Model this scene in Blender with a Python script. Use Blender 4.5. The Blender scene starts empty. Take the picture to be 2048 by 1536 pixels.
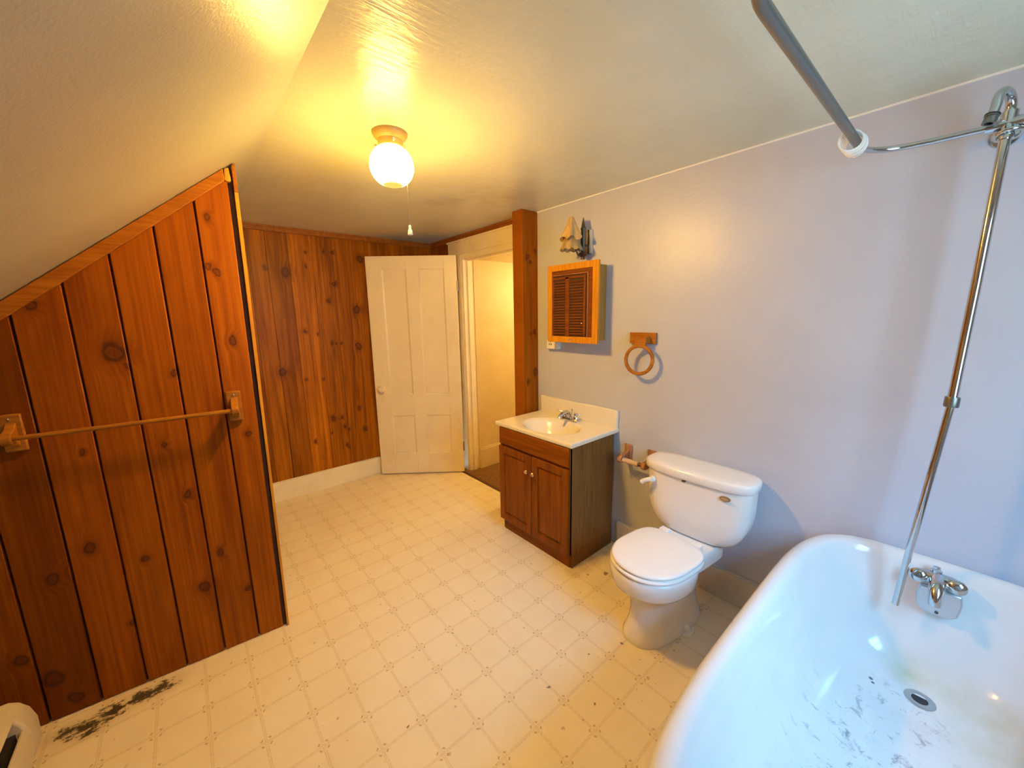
import bpy, bmesh, math, random
from mathutils import Vector, Matrix
random.seed(7)
PI = math.pi
S = bpy.context.scene
COL = S.collection

# ------------------------------------------------------------------ tagging
def tag(o, label=None, cat=None, group=None, kind=None):
    if label: o['label'] = label
    if cat: o['category'] = cat
    if group: o['group'] = group
    if kind: o['kind'] = kind
    return o

def thing(name, label, cat, loc, group=None):
    o = bpy.data.objects.new(name, None)
    o.empty_display_size = .05
    COL.objects.link(o)
    o.location = loc
    return tag(o, label, cat, group)

# ------------------------------------------------------------------ mesh builder (world coordinates)
class MB:
    def __init__(s):
        s.v = []; s.f = []; s.a = []; s.cur = .5
    def add(s, vs, fs):
        n = len(s.v)
        s.v += [tuple(p) for p in vs]; s.a += [s.cur] * len(vs)
        s.f += [tuple(n + i for i in f) for f in fs]
        return s
    def box(s, x0, x1, y0, y1, z0, z1):
        vs = [(x, y, z) for z in (z0, z1) for y in (y0, y1) for x in (x0, x1)]
        return s.add(vs, [(0,2,3,1),(4,5,7,6),(0,1,5,4),(2,6,7,3),(0,4,6,2),(1,3,7,5)])
    def obox(s, c, ax, ay, az, hx, hy, hz):
        c = Vector(c); ax = Vector(ax).normalized(); ay = Vector(ay).normalized(); az = Vector(az).normalized()
        vs = [c + ax*hx*i + ay*hy*j + az*hz*k for k in (-1,1) for j in (-1,1) for i in (-1,1)]
        return s.add(vs, [(0,2,3,1),(4,5,7,6),(0,1,5,4),(2,6,7,3),(0,4,6,2),(1,3,7,5)])
    def loft(s, rings, cap0=True, cap1=True, closed=True):
        m = len(rings[0]); vs = [p for r in rings for p in r]; fs = []
        for i in range(len(rings)-1):
            for j in range(m if closed else m-1):
                k = (j+1) % m
                fs.append((i*m+j, i*m+k, (i+1)*m+k, (i+1)*m+j))
        if cap0: fs.append(tuple(reversed(range(m))))
        if cap1: fs.append(tuple((len(rings)-1)*m + j for j in range(m)))
        return s.add(vs, fs)
    def tube(s, path, r, seg=16, caps=True):
        path = [Vector(p) for p in path]; n = len(path); rs = r if isinstance(r, (list, tuple)) else [r]*n
        rings = []; up = None
        for i, p in enumerate(path):
            t = (path[min(i+1, n-1)] - path[max(i-1, 0)]).normalized()
            if up is None:
                up = t.orthogonal().normalized()
            up = (up - t*up.dot(t)).normalized()
            b = t.cross(up)
            rings.append([p + (up*math.cos(2*PI*j/seg) + b*math.sin(2*PI*j/seg))*rs[i] for j in range(seg)])
        return s.loft(rings, caps, caps)
    def lathe(s, prof, c, axis=(0,0,1), seg=32, caps=True):
        c = Vector(c); w = Vector(axis).normalized(); u = w.orthogonal().normalized(); v = w.cross(u)
        rings = [[c + w*h + (u*math.cos(2*PI*j/seg) + v*math.sin(2*PI*j/seg))*max(r, 1e-5) for j in range(seg)] for r, h in prof]
        return s.loft(rings, caps, caps)
    def torus(s, c, axis, R, r, sx=1, seg=40, rs=10):
        c = Vector(c); w = Vector(axis).normalized(); u = w.orthogonal().normalized(); v = w.cross(u)
        vs = []; fs = []
        for i in range(seg):
            a = 2*PI*i/seg; d = u*math.cos(a) + v*math.sin(a)
            for j in range(rs):
                b = 2*PI*j/rs
                vs.append(c + d*(R + r*math.cos(b)) + w*r*sx*math.sin(b))
        for i in range(seg):
            for j in range(rs):
                i2 = (i+1) % seg; j2 = (j+1) % rs
                fs.append((i*rs+j, i2*rs+j, i2*rs+j2, i*rs+j2))
        return s.add(vs, fs)
    def prism(s, poly, d):
        d = Vector(d); m = len(poly)
        vs = [Vector(p) for p in poly] + [Vector(p) + d for p in poly]
        fs = [tuple(reversed(range(m))), tuple(range(m, 2*m))] + [(i, (i+1) % m, m+(i+1) % m, m+i) for i in range(m)]
        return s.add(vs, fs)
    def build(s, name, mat, parent=None, bevel=0, seg=2, ang=38, subsurf=0):
        org = Vector((0,0,0)) if parent is None else org_of(parent)
        me = bpy.data.meshes.new(name)
        me.from_pydata([tuple(Vector(p) - org) for p in s.v], [], s.f)
        at = me.attributes.new('bv', 'FLOAT', 'POINT')
        at.data.foreach_set('value', s.a)
        bm = bmesh.new(); bm.from_mesh(me)
        bmesh.ops.recalc_face_normals(bm, faces=bm.faces)
        for f in bm.faces: f.smooth = True
        for e in bm.edges:
            if len(e.link_faces) == 2:
                e.smooth = e.calc_face_angle(0) < math.radians(ang)
        bm.to_mesh(me); bm.free()
        o = bpy.data.objects.new(name, me)
        COL.objects.link(o)
        me.materials.append(mat)
        if parent is not None: o.parent = parent
        o['_org'] = list(org) if False else 0
        del o['_org']
        if bevel:
            m = o.modifiers.new('bevel', 'BEVEL'); m.width = bevel; m.segments = seg; m.limit_method = 'ANGLE'; m.angle_limit = math.radians(35)
            m.harden_normals = False
        if subsurf:
            m = o.modifiers.new('sub', 'SUBSURF'); m.levels = subsurf; m.render_levels = subsurf
        return o

def org_of(o):
    v = Vector((0,0,0))
    while o is not None:
        v += Vector(o.location); o = o.parent
    return v

def sel(x0, x1, y0, y1, z, n0=4, n1=4, m=64):
    """closed outline, superellipse with one exponent for each x half"""
    cx = (x0+x1)/2; cy = (y0+y1)/2; a = (x1-x0)/2; b = (y1-y0)/2
    out = []
    for i in range(m):
        t = 2*PI*i/m; c = math.cos(t); d = math.sin(t); n = n1 if c > 0 else n0
        out.append((cx + a*math.copysign(abs(c)**(2/n), c), cy + b*math.copysign(abs(d)**(2/n), d), z))
    return out

# ------------------------------------------------------------------ node helpers
class NT:
    def __init__(s, name):
        s.m = bpy.data.materials.new(name); s.m.use_nodes = True
        s.t = s.m.node_tree; s.n = s.t.nodes; s.n.clear()
        s.out = s.n.new('ShaderNodeOutputMaterial')
        s.b = s.n.new('ShaderNodeBsdfPrincipled')
        s.t.links.new(s.b.outputs[0], s.out.inputs[0])
    def link(s, a, b): s.t.links.new(a, b)
    def put(s, sock, v):
        if hasattr(v, 'is_linked') or isinstance(v, bpy.types.NodeSocket): s.link(v, sock)
        else: sock.default_value = v
    def math(s, op, a, b=0.0, c=None):
        n = s.n.new('ShaderNodeMath'); n.operation = op
        s.put(n.inputs[0], a); s.put(n.inputs[1], b)
        if c is not None: s.put(n.inputs[2], c)
        return n.outputs[0]
    def vec(s, op, a, b=(0,0,0)):
        n = s.n.new('ShaderNodeVectorMath'); n.operation = op
        s.put(n.inputs[0], a); s.put(n.inputs[1], b)
        return n.outputs['Value'] if op in ('DISTANCE', 'LENGTH', 'DOT_PRODUCT') else n.outputs['Vector']
    def coord(s, kind='Object'):
        return s.n.new('ShaderNodeTexCoord').outputs[kind]
    def sep(s, v):
        n = s.n.new('ShaderNodeSeparateXYZ'); s.put(n.inputs[0], v); return n.outputs
    def comb(s, x, y, z):
        n = s.n.new('ShaderNodeCombineXYZ')
        for i, q in enumerate((x, y, z)): s.put(n.inputs[i], q)
        return n.outputs[0]
    def noise(s, v, scale, detail=4, rough=.55, dist=0, color=False):
        n = s.n.new('ShaderNodeTexNoise'); s.put(n.inputs['Vector'], v)
        n.inputs['Scale'].default_value = scale; n.inputs['Detail'].default_value = detail
        n.inputs['Roughness'].default_value = rough; n.inputs['Distortion'].default_value = dist
        return n.outputs['Color' if color else 'Fac']
    def ramp(s, f, stops, interp='LINEAR'):
        n = s.n.new('ShaderNodeValToRGB'); s.put(n.inputs[0], f)
        cr = n.color_ramp; cr.interpolation = interp
        while len(cr.elements) < len(stops): cr.elements.new(.5)
        for e, (p, c) in zip(cr.elements, stops):
            e.position = p; e.color = (c, c, c, 1) if isinstance(c, (int, float)) else (*c, 1)
        return n.outputs[0]
    def mix(s, f, a, b, op='MIX'):
        n = s.n.new('ShaderNodeMix'); n.data_type = 'RGBA'; n.blend_type = op
        s.put(n.inputs[0], f)
        for sk, v in ((n.inputs[6], a), (n.inputs[7], b)):
            if isinstance(v, tuple): v = (*v[:3], 1)
            s.put(sk, v)
        return n.outputs[2]
    def maprange(s, v, a, b, c=0.0, d=1.0, smooth=False):
        n = s.n.new('ShaderNodeMapRange'); s.put(n.inputs[0], v)
        if smooth: n.interpolation_type = 'SMOOTHSTEP'
        for i, q in enumerate((a, b, c, d)): n.inputs[1+i].default_value = q
        return n.outputs[0]
    def bump(s, h, strength, dist=.01):
        n = s.n.new('ShaderNodeBump'); n.inputs['Strength'].default_value = strength; n.inputs['Distance'].default_value = dist
        s.put(n.inputs['Height'], h); s.link(n.outputs[0], s.b.inputs['Normal'])
    def attr(s, name):
        n = s.n.new('ShaderNodeAttribute'); n.attribute_name = name; return n.outputs['Fac']
    def base(s, v):
        if isinstance(v, tuple): v = (*v, 1)
        s.put(s.b.inputs['Base Color'], v)
    def set(s, **k):
        for a, v in k.items(): s.put(s.b.inputs[a.replace('_', ' ')], v)
        return s
    def mindist(s, P, pts):
        """pts: (vec3, radius) -> min of distance / radius"""
        cur = None
        for p, r in pts:
            d = s.math('DIVIDE', s.vec('DISTANCE', P, p), r)
            cur = d if cur is None else s.math('MINIMUM', cur, d)
        return cur

def paint(name, c, rough=.4, nscale=6, var=.06, bump=.15, bscale=60, stretch=(1,1,1), dirt=None):
    t = NT(name); P = t.coord()
    f = t.noise(P, nscale, 5)
    hi = tuple(min(1, q*(1+var)) for q in c); lo = tuple(q*(1-var) for q in c)
    colr = t.ramp(f, [(.3, lo), (.7, hi)])
    if dirt:
        d = t.noise(P, 3.1, 8, .7)
        colr = t.mix(t.ramp(d, [(.52, 0.0), (.75, dirt[1])]), colr, dirt[0])
    t.base(colr); t.set(Roughness=rough)
    t.bump(t.noise(t.vec('MULTIPLY', P, stretch), bscale, 4), bump, .004)
    return t.m

def plain(name, c, rough=.4, metal=0, **k):
    t = NT(name)
    P = t.coord(); f = t.noise(P, 25, 3)
    t.base(t.ramp(f, [(.3, tuple(q*.985 for q in c)), (.7, tuple(min(1, q*1.01) for q in c))]))
    t.set(Roughness=rough, Metallic=metal, **k)
    return t.m

def wood(name, dark, light, along='z', rough=.38, fine=120, bump=.1, coat=.0):
    t = NT(name); P = t.coord()
    st = {'x': (1.2, 16, 16), 'y': (16, 1.2, 16), 'z': (16, 16, 1.2)}[along]
    g = t.noise(t.vec('MULTIPLY', P, st), 1.6, 6, .6, .6)
    sf = tuple(fine if q > 2 else 5 for q in st)
    g2 = t.noise(t.vec('MULTIPLY', P, sf), 1, 3)
    c = t.ramp(g, [(.3, dark), (.68, light)])
    c = t.mix(t.ramp(g2, [(.35, .45), (.6, 0.0)]), c, tuple(q*.55 for q in dark))
    t.base(c); t.set(Roughness=rough, Specular_IOR_Level=.14, Coat_Weight=coat, Coat_Roughness=.15)
    t.bump(g2, bump, .003)
    return t.m

def pine(name, knots, dark, light, spread=.35, knot_c=(.055,.02,.008), zs=.8, shift=0.0):
    """knotty pine boards: x across, z along; per board value in attribute bv"""
    t = NT(name); P = t.coord(); o = t.sep(P); bv = t.attr('bv')
    wob = t.vec('SCALE', t.vec('SUBTRACT', t.noise(P, 14, 3, color=True), (.5,.5,.5)))
    wob.node.inputs['Scale'].default_value = .035
    K = t.vec('ADD', t.comb(o[0], 0.0, t.math('MULTIPLY', o[2], zs)), t.vec('MULTIPLY', wob, (1, 0, 1)))
    d = t.mindist(K, [((x, 0, z*zs), r*.74) for x, z, r in knots])
    halo = t.maprange(d, 1.0, 3.6, 1.0, 0.0, True)
    xs = t.math('ADD', o[0], t.math('MULTIPLY', halo, .02))
    gv = t.comb(t.math('MULTIPLY', xs, 17), t.math('MULTIPLY', bv, 31), t.math('MULTIPLY', o[2], .8))
    g = t.noise(gv, 1.25, 5, .55, 1.0)
    gv2 = t.comb(t.math('MULTIPLY', xs, 110), t.math('MULTIPLY', bv, 31), t.math('MULTIPLY', o[2], 1.6))
    g2 = t.noise(gv2, 1, 4, .6, .4)
    c = t.ramp(g, [(.28, dark), (.72, light)])
    c = t.mix(t.ramp(g2, [(.3, .5), (.62, 0.0)]), c, tuple(q*.6 for q in dark))
    blot = t.noise(t.comb(t.math('MULTIPLY', o[0], 9), t.math('MULTIPLY', bv, 17), t.math('MULTIPLY', o[2], 2.3)), 1, 5, .6)
    c = t.mix(t.ramp(blot, [(.5, 0.0), (.78, .5)]), c, tuple(q*.5 for q in dark))
    # board to board tone
    k = t.maprange(bv, 0, 1, 1-spread, 1+spread*.55)
    c = t.mix(1.0, c, t.comb(k, k, k), 'MULTIPLY')
    c = t.mix(t.math('MULTIPLY', halo, .45), c, tuple(q*.7 for q in dark))
    kr = t.ramp(t.math('MULTIPLY', d, .25), [(0, .45), (.11, .62), (.16, .40), (.215, .97), (.27, .8), (.32, .25), (.42, 0.0)])
    c = t.mix(kr, c, knot_c)
    t.base(c); t.set(Roughness=.38, Specular_IOR_Level=.10)
    t.bump(g2, .12, .002)
    return t.m

# ------------------------------------------------------------------ dimensions
ZC = 2.254           # flat ceiling
WX = 2.06            # blue wall
YF = 3.66            # far panelled wall
YB = -.66            # wall behind the camera (window)
XL = -.69            # knee wall
XE = .362            # where the slope meets the flat ceiling
SL = .806
def zslope(x): return min(ZC, ZC + SL*(x - XE))
def yp(x): return 2.084 - .085*x     # partition face

# ------------------------------------------------------------------ materials
M = {}
t = NT('ceiling_paint'); P = t.coord(); f = t.noise(P, 2.2, 5)
c = t.ramp(f, [(.3, (.58,.60,.46)), (.7, (.65,.67,.53))])
sm = t.mindist(P, [((1.62, 2.0, ZC), .16), ((1.42, 2.25, ZC), .1)])
c = t.mix(t.math('MULTIPLY', t.maprange(sm, 0.2, 2.2, .38, 0.0, True), t.maprange(t.noise(P, 9, 4), .35, .7, .3, 1.0)), c, (.2,.17,.12))
t.base(c); t.set(Roughness=.25, Specular_IOR_Level=.38)
b1 = t.noise(t.vec('MULTIPLY', P, (9, 70, 9)), 1, 4, .6, .6)
b2 = t.noise(P, 7, 4)
t.bump(t.math('ADD', t.math('MULTIPLY', b1, .5), b2), .34, .012)
M['ceil'] = t.m
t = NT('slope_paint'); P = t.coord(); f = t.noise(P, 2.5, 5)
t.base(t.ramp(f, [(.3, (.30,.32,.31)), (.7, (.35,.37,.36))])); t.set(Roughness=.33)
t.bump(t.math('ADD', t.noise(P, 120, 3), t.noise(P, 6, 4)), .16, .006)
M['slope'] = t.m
M['cream'] = paint('cream_trim_paint', (.86,.76,.52), .38, 5, .05, .12, 40, dirt=((.48,.36,.17), .35))
M['door'] = paint('cream_door_paint', (.90,.77,.50), .36, 5, .04, .10, 40, dirt=((.60,.45,.22), .28))
t = NT('blue_wall_paint'); P = t.coord(); f = t.noise(P, 3, 5)
c = t.ramp(f, [(.3, (.44,.485,.60)), (.7, (.49,.535,.65))])
t.base(c); t.set(Roughness=.35, Specular_IOR_Level=.5)
t.bump(t.math('ADD', t.noise(P, 45, 4), t.noise(P, 6, 3)), .22, .006)
M['blue'] = t.m
M['hall'] = paint('hall_wall_paint', (.62,.52,.31), .5)
M['white_edge'] = plain('white_caulk', (.85,.84,.80), .5)
def carpet():
    t = NT('brown_carpet'); P = t.coord()
    t.base(t.ramp(t.noise(P, 45, 6, .7), [(.3, (.07,.035,.012)), (.7, (.22,.12,.045))])); t.set(Roughness=.95)
    t.bump(t.noise(P, 300, 3), .6, .006)
    return t.m
M['carpet'] = carpet()

far_knots = [(.721,1.907,.036),(.877,1.96,.013),(.885,2.072,.010),(1.087,1.83,.018),(1.261,1.601,.032),(1.251,1.273,.030),(.812,1.428,.013),(.915,1.399,.009),
 (.612,1.095,.030),(1.026,1.314,.012),(1.032,1.679,.016),(1.091,2.094,.016),(1.103,1.31,.009),(1.205,.69,.016),(1.249,.48,.018),(.971,.632,.022),(1.044,.628,.013),
 (1.063,.538,.013),(1.069,.356,.013),(.786,1.019,.010),(.917,1.003,.009),(.582,1.933,.014),(1.02,2.09,.010),(1.09,.51,.010),(1.33,2.05,.03),(.80,.45,.012),(.95,.5,.008),(1.06,1.31,.008),(1.08,.33,.009)]
part_knots = [(-.196,1.417,.036),(-.032,1.323,.013),(-.374,1.59,.015),(.149,1.94,.014),(.13,1.746,.014),(.156,1.727,.014),(-.06,.795,.013),(-.059,.349,.022),(.016,.497,.015),
 (-.371,.67,.019),(-.226,.56,.014),(-.479,.579,.022),(-.539,.18,.03),(-.106,1.029,.010),(.094,.277,.011),(-.497,.065,.024),(.175,1.44,.018),(-.30,.30,.010),(-.17,1.36,.010),(.18,1.02,.014),(-.6,.3,.02),(-.33,1.05,.008)]
M['pine_far'] = pine('knotty_pine_far', far_knots, (.16,.046,.001), (.46,.155,.004), .55)
M['pine_part'] = pine('knotty_pine_partition', part_knots, (.20,.047,.0025), (.36,.104,.004), .50)
post_knots = [(1.955,1.93,.016),(1.985,1.90,.013),(2.03,1.98,.012),(2.02,1.40,.016),(1.985,1.39,.010),(2.03,1.10,.024),(1.95,1.03,.015),(1.99,.70,.012),(1.97,.55,.02)]
M['pine_post'] = pine('knotty_pine_post', post_knots, (.19,.055,.002), (.34,.105,.004), .1)
M['pine_trim'] = wood('pine_trim_wood', (.27,.08,.006), (.40,.135,.012), 'x', .4)
M['pine_trim_y'] = wood('pine_trim_wood_y', (.22,.07,.008), (.34,.12,.016), 'y', .4)
M['pine_trim_z'] = wood('pine_trim_wood_z', (.52,.20,.016), (.70,.31,.03), 'z', .4)
M['pine_dark_and_shade'] = plain('dark_pine_and_gap_shade', (.045,.016,.006), .7)
M['oak_front'] = wood('oak_cabinet_front', (.13,.036,.001), (.24,.072,.002), 'z', .36)
M['oak_front_y'] = wood('oak_cabinet_rail', (.14,.04,.001), (.25,.075,.002), 'y', .36)
M['oak_side'] = wood('oak_laminate_side', (.14,.066,.018), (.20,.10,.03), 'z', .45)
M['oak_med'] = wood('honey_oak', (.52,.19,.012), (.70,.29,.02), 'z', .35)
M['oak_med_side'] = wood('honey_oak_side', (.30,.165,.04), (.38,.22,.055), 'z', .42)
M['louver'] = wood('dark_walnut', (.11,.034,.008), (.20,.065,.014), 'y', .36)
M['ring_wood'] = wood('oak_ring_wood', (.30,.10,.014), (.42,.16,.022), 'y', .36)
M['bar_wood'] = wood('pale_oak_bar', (.26,.095,.012), (.36,.145,.02), 'x', .36)
M['tp_wood'] = wood('red_oak_bracket', (.34,.15,.07), (.50,.25,.13), 'z', .4)
M['tp_roll'] = plain('beige_roller', (.62,.47,.36), .55)
M['porcelain'] = plain('white_porcelain', (.86,.85,.84), .12, Coat_Weight=.4, Coat_Roughness=.05)
M['seat'] = plain('white_seat_plastic', (.88,.86,.84), .22)
M['plastic'] = plain('white_plastic', (.86,.84,.78), .35)
M['cream_metal'] = plain('cream_enamel_metal', (.42,.27,.085), .4)
M['chrome'] = plain('chrome', (.60,.61,.62), .10, 1.0)
M['steel'] = plain('dull_steel', (.23,.235,.22), .38, 1.0)
M['brass'] = plain('polished_brass_knob', (.85,.62,.42), .16, 1.0)
M['dark_metal'] = plain('dark_bronze', (.10,.08,.06), .4, .7)
M['black'] = plain('black_rubber_and_shade', (.01,.01,.01), .6)
M['badge'] = plain('brown_foil', (.28,.19,.10), .35, .5)
M['badge_rim'] = plain('pale_foil', (.50,.38,.22), .35, .5)
M['counter'] = plain('cultured_marble', (.86,.80,.66), .18, Coat_Weight=.3)
M['heater'] = paint('heater_enamel', (.60,.55,.42), .42, 20, .08, .15, 60, dirt=((.2,.13,.06), .5))
M['ring_white'] = plain('white_ring_plastic', (.88,.84,.78), .3)

# floor ----------------------------------------------------------------
t = NT('vinyl_floor'); P = t.coord(); o = t.sep(P)
PX, PY = .1555, .1545
wx = t.math('MULTIPLY', t.math('SUBTRACT', t.noise(P, 1.5, 2), .5), .004)
def cell(sock, x0, p):
    q = t.math('DIVIDE', t.math('SUBTRACT', t.math('ADD', sock, wx), x0), p)
    q = t.math('SUBTRACT', t.math('FRACT', t.math('ADD', q, 40.5)), .5)
    return t.math('MULTIPLY', t.math('ABSOLUTE', q), p)
dx = cell(o[0], .52, PX); dy = cell(o[1], 1.335, PY)
def band(d, a, b, soft=.0012):
    return t.math('MULTIPLY', t.maprange(d, a-soft, a+soft, 0, 1), t.maprange(d, b-soft, b+soft, 1, 0))
lx = t.math('ADD', band(dx, .0022, .0042), t.math('MULTIPLY', t.maprange(dx, 0, .0095, 1, 0), .35))
ly = t.math('ADD', band(dy, .0022, .0042), t.math('MULTIPLY', t.maprange(dy, 0, .0095, 1, 0), .35))
brk = t.maprange(t.noise(P, 130, 3), .4, .62, .35, 1)
lines = t.math('MULTIPLY', t.math('MAXIMUM', lx, ly), brk)
def fleck(a, r):
    e = t.math('ADD', t.math('ABSOLUTE', t.math('SUBTRACT', dx, a)), t.math('ABSOLUTE', t.math('SUBTRACT', dy, a)))
    e2 = t.math('ADD', t.math('ABSOLUTE', t.math('SUBTRACT', dx, a+r*.55)), t.math('ABSOLUTE', t.math('SUBTRACT', dy, a+r*.55)))
    return t.math('MULTIPLY', t.maprange(e, r-.0015, r+.0005, 1, 0), t.maprange(e2, r*.75, r*.95, 0, 1))
fl = fleck(.0145, .0078)
fl2 = t.math('MULTIPLY', t.maprange(t.math('ADD', dx, dy), .004, .0065, 1, 0), .0)
bn = t.noise(P, 5, 6, .6)
c = t.ramp(bn, [(.3, (.77,.67,.49)), (.7, (.84,.75,.57))])
sp = t.noise(P, 220, 3, .7)
c = t.mix(t.ramp(sp, [(.6, 0.0), (.75, .22)]), c, (.52,.42,.26))
c = t.mix(t.math('MULTIPLY', lines, .60), c, (.46,.35,.18))
c = t.mix(t.math('MULTIPLY', fl, .72), c, (.34,.24,.11))
# stray specks
sn = t.noise(P, 38, 1, .3)
c = t.mix(t.ramp(sn, [(.765, 0.0), (.785, .55)]), c, (.28,.19,.09))
wobf = t.vec('SCALE', t.vec('SUBTRACT', t.noise(P, 40, 3, color=True), (.5,.5,.5))); wobf.node.inputs['Scale'].default_value = .03
K = t.vec('ADD', t.comb(o[0], o[1], 0.0), t.vec('MULTIPLY', wobf, (1, 1, 0)))
spots = [((1.752,1.225,0), .014), ((1.67,1.287,0), .006), ((1.395,.875,0), .008), ((1.235,.94,0), .0055), ((.981,.95,0), .0065), ((.62,1.62,0), .004),((.47,1.19,0), .004),((.83,1.46,0), .004),((1.07,.78,0),.005)]
sd = t.mindist(K, spots)
c = t.mix(t.maprange(sd, .8, 1.15, .8, 0.0), c, (.06,.045,.035))
# brown darkening along the vanity foot and black mildew beside the partition
gd = t.mindist(K, [((1.62,1.36,0), .05), ((1.7,1.345,0), .05), ((1.8,1.35,0), .05)])
c = t.mix(t.maprange(gd, .4, 1.5, .35, 0.0, True), c, (.30,.22,.12))
mw = t.mindist(t.vec('MULTIPLY', t.comb(o[0], o[1], 0.0), (1, 1.5, 1)), [((-.46,2.015*1.5,0), .07), ((-.39,2.03*1.5,0), .075), ((-.31,2.04*1.5,0), .07), ((-.25,2.04*1.5,0), .06), ((-.45,1.985*1.5,0), .045), ((-.52,2.04*1.5,0), .05)])
mn = t.noise(t.vec('MULTIPLY', P, (1, 1.6, 1)), 24, 8, .74)
mm = t.math('ADD', mn, t.maprange(mw, 0, 1.9, .20, -.22))
c = t.mix(t.maprange(mw, .2, 2.2, .38, 0.0, True), c, (.36,.24,.08))
c = t.mix(t.ramp(mm, [(.525, 0.0), (.60, .96)]), c, (.022,.022,.012))
t.base(c); t.set(Roughness=t.maprange(bn, .3, .7, .36, .5))
t.bump(t.math('SUBTRACT', t.noise(P, 90, 3), t.math('MULTIPLY', lines, .8)), .10, .002)
M['floor'] = t.m

# tub enamel with marks on the floor of the tub
t = NT('tub_enamel'); P = t.coord('Object'); o = t.sep(P)
TX, TY = 1.28, -.055
zf = t.maprange(o[2], .20, .30, 1, 0, True)
st = t.mindist(t.comb(o[0], o[1], 0.0), [((.62,-.10,0), .09), ((.58,-.2,0), .12), ((.45,-.26,0), .16), ((.3,-.28,0), .15), ((.60,.03,0), .06)])
c = t.ramp(t.noise(P, 4, 4), [(.3, (.64,.655,.665)), (.7, (.69,.70,.71))])
c = t.mix(t.math('MULTIPLY', t.math('MULTIPLY', t.maprange(st, .2, 1.9, .85, 0, True), t.maprange(t.noise(P, 12, 4), .3, .7, .35, 1)), zf), c, (.46,.43,.20))
gn = t.noise(t.vec('MULTIPLY', P, (1, 1, .3)), 26, 8, .72, .5)
ga = t.mindist(t.comb(o[0], o[1], 0.0), [((.20,.18,0), .11), ((.36,.05,0), .12), ((.10,.05,0), .2), ((0,.1,0), .2)])
c = t.mix(t.math('MULTIPLY', t.math('MULTIPLY', t.ramp(gn, [(.55, 0.0), (.64, .85)]), t.maprange(ga, .4, 1.7, 1, 0, True)), zf), c, (.20,.19,.20))
gb = t.noise(P, 9, 6, .65)
c = t.mix(t.math('MULTIPLY', t.math('MULTIPLY', t.ramp(gb, [(.5, 0.0), (.72, .32)]), t.maprange(ga, .5, 2.6, 1, 0, True)), zf), c, (.45,.45,.44))
md = t.mindist(t.comb(o[0], o[1], 0.0), [((.47,.125,0), .006), ((.455,.118,0), .005)])
c = t.mix(t.math('MULTIPLY', t.maprange(md, .8, 1.2, .9, 0), zf), c, (.04,.04,.04))
t.base(c); t.set(Roughness=.16, Coat_Weight=.3, Coat_Roughness=.06)
M['tub'] = t.m

# lamp globe
t = NT('lit_globe'); P = t.coord(); o = t.sep(P)
em = t.n.new('ShaderNodeEmission'); em.inputs[0].default_value = (1.0, .455, .065, 1)
GLOBE = 258.0
low = t.math('MULTIPLY', t.maprange(o[2], -.1945, -.178, .0025, 1.0, True), t.maprange(o[2], -.175, -.112, 1.0, .035, True))
t.link(t.math('MULTIPLY', low, GLOBE), em.inputs[1])
t.link(em.outputs[0], t.out.inputs[0])
M['globe'] = t.m
def glass():
    t = NT('window_glass'); t.n.remove(t.b)
    tr = t.n.new('ShaderNodeBsdfTransparent'); gl = t.n.new('ShaderNodeBsdfGlossy'); gl.inputs['Roughness'].default_value = .02
    fr = .06
    mx = t.n.new('ShaderNodeMixShader'); mx.inputs[0].default_value = fr; t.link(tr.outputs[0], mx.inputs[1]); t.link(gl.outputs[0], mx.inputs[2])
    t.link(mx.outputs[0], t.out.inputs[0]); return t.m
M['glass'] = glass()
def frosted(name, c, tr):
    t = NT(name); P = t.coord()
    t.base(t.ramp(t.noise(P, 60, 4), [(.3, tuple(q*.8 for q in c)), (.7, c)])); t.set(Roughness=.35, Transmission_Weight=tr)
    t.bump(t.noise(P, 120, 3), .4, .004); return t.m
M['frost'] = frosted('amber_frosted_glass', (.42,.31,.15), .2)
M['petal'] = frosted('beige_frosted_glass', (.52,.36,.15), .05)

# ------------------------------------------------------------------ room shell
def struct(o, label, cat): return tag(o, label, cat, None, 'structure')
b = MB(); b.box(XL-.1, 1.972, YB-.1, YF+.1, -.05, 0)
b.box(1.972, 2.16, YB-.1, 2.20, -.05, 0)
struct(b.build('floor', M['floor']), 'cream vinyl floor printed with a small square grid and corner flecks', 'floor')
b = MB(); b.box(XE, 2.16, YB-.1, YF+.1, ZC, ZC+.06)
struct(b.build('ceiling', M['ceil']), 'flat glossy cream painted ceiling above the lamp', 'ceiling')
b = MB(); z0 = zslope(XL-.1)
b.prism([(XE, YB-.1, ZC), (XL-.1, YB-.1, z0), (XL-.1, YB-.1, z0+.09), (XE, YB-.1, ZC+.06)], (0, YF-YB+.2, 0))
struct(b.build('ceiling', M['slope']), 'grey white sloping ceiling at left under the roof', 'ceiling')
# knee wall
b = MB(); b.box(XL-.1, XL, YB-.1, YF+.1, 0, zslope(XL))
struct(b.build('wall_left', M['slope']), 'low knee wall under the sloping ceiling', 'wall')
# blue wall up to the post
b = MB(); b.box(WX, WX+.1, YB-.1, 2.20, 0, ZC)
struct(b.build('wall_right', M['blue']), 'lavender blue painted wall behind toilet and vanity', 'wall')
b = MB(); b.box(WX-.004, WX, YB, 2.10, ZC-.007, ZC)
struct(b.build('trim_1', M['white_edge']), 'thin white caulk line between blue wall and ceiling', 'trim')
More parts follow.
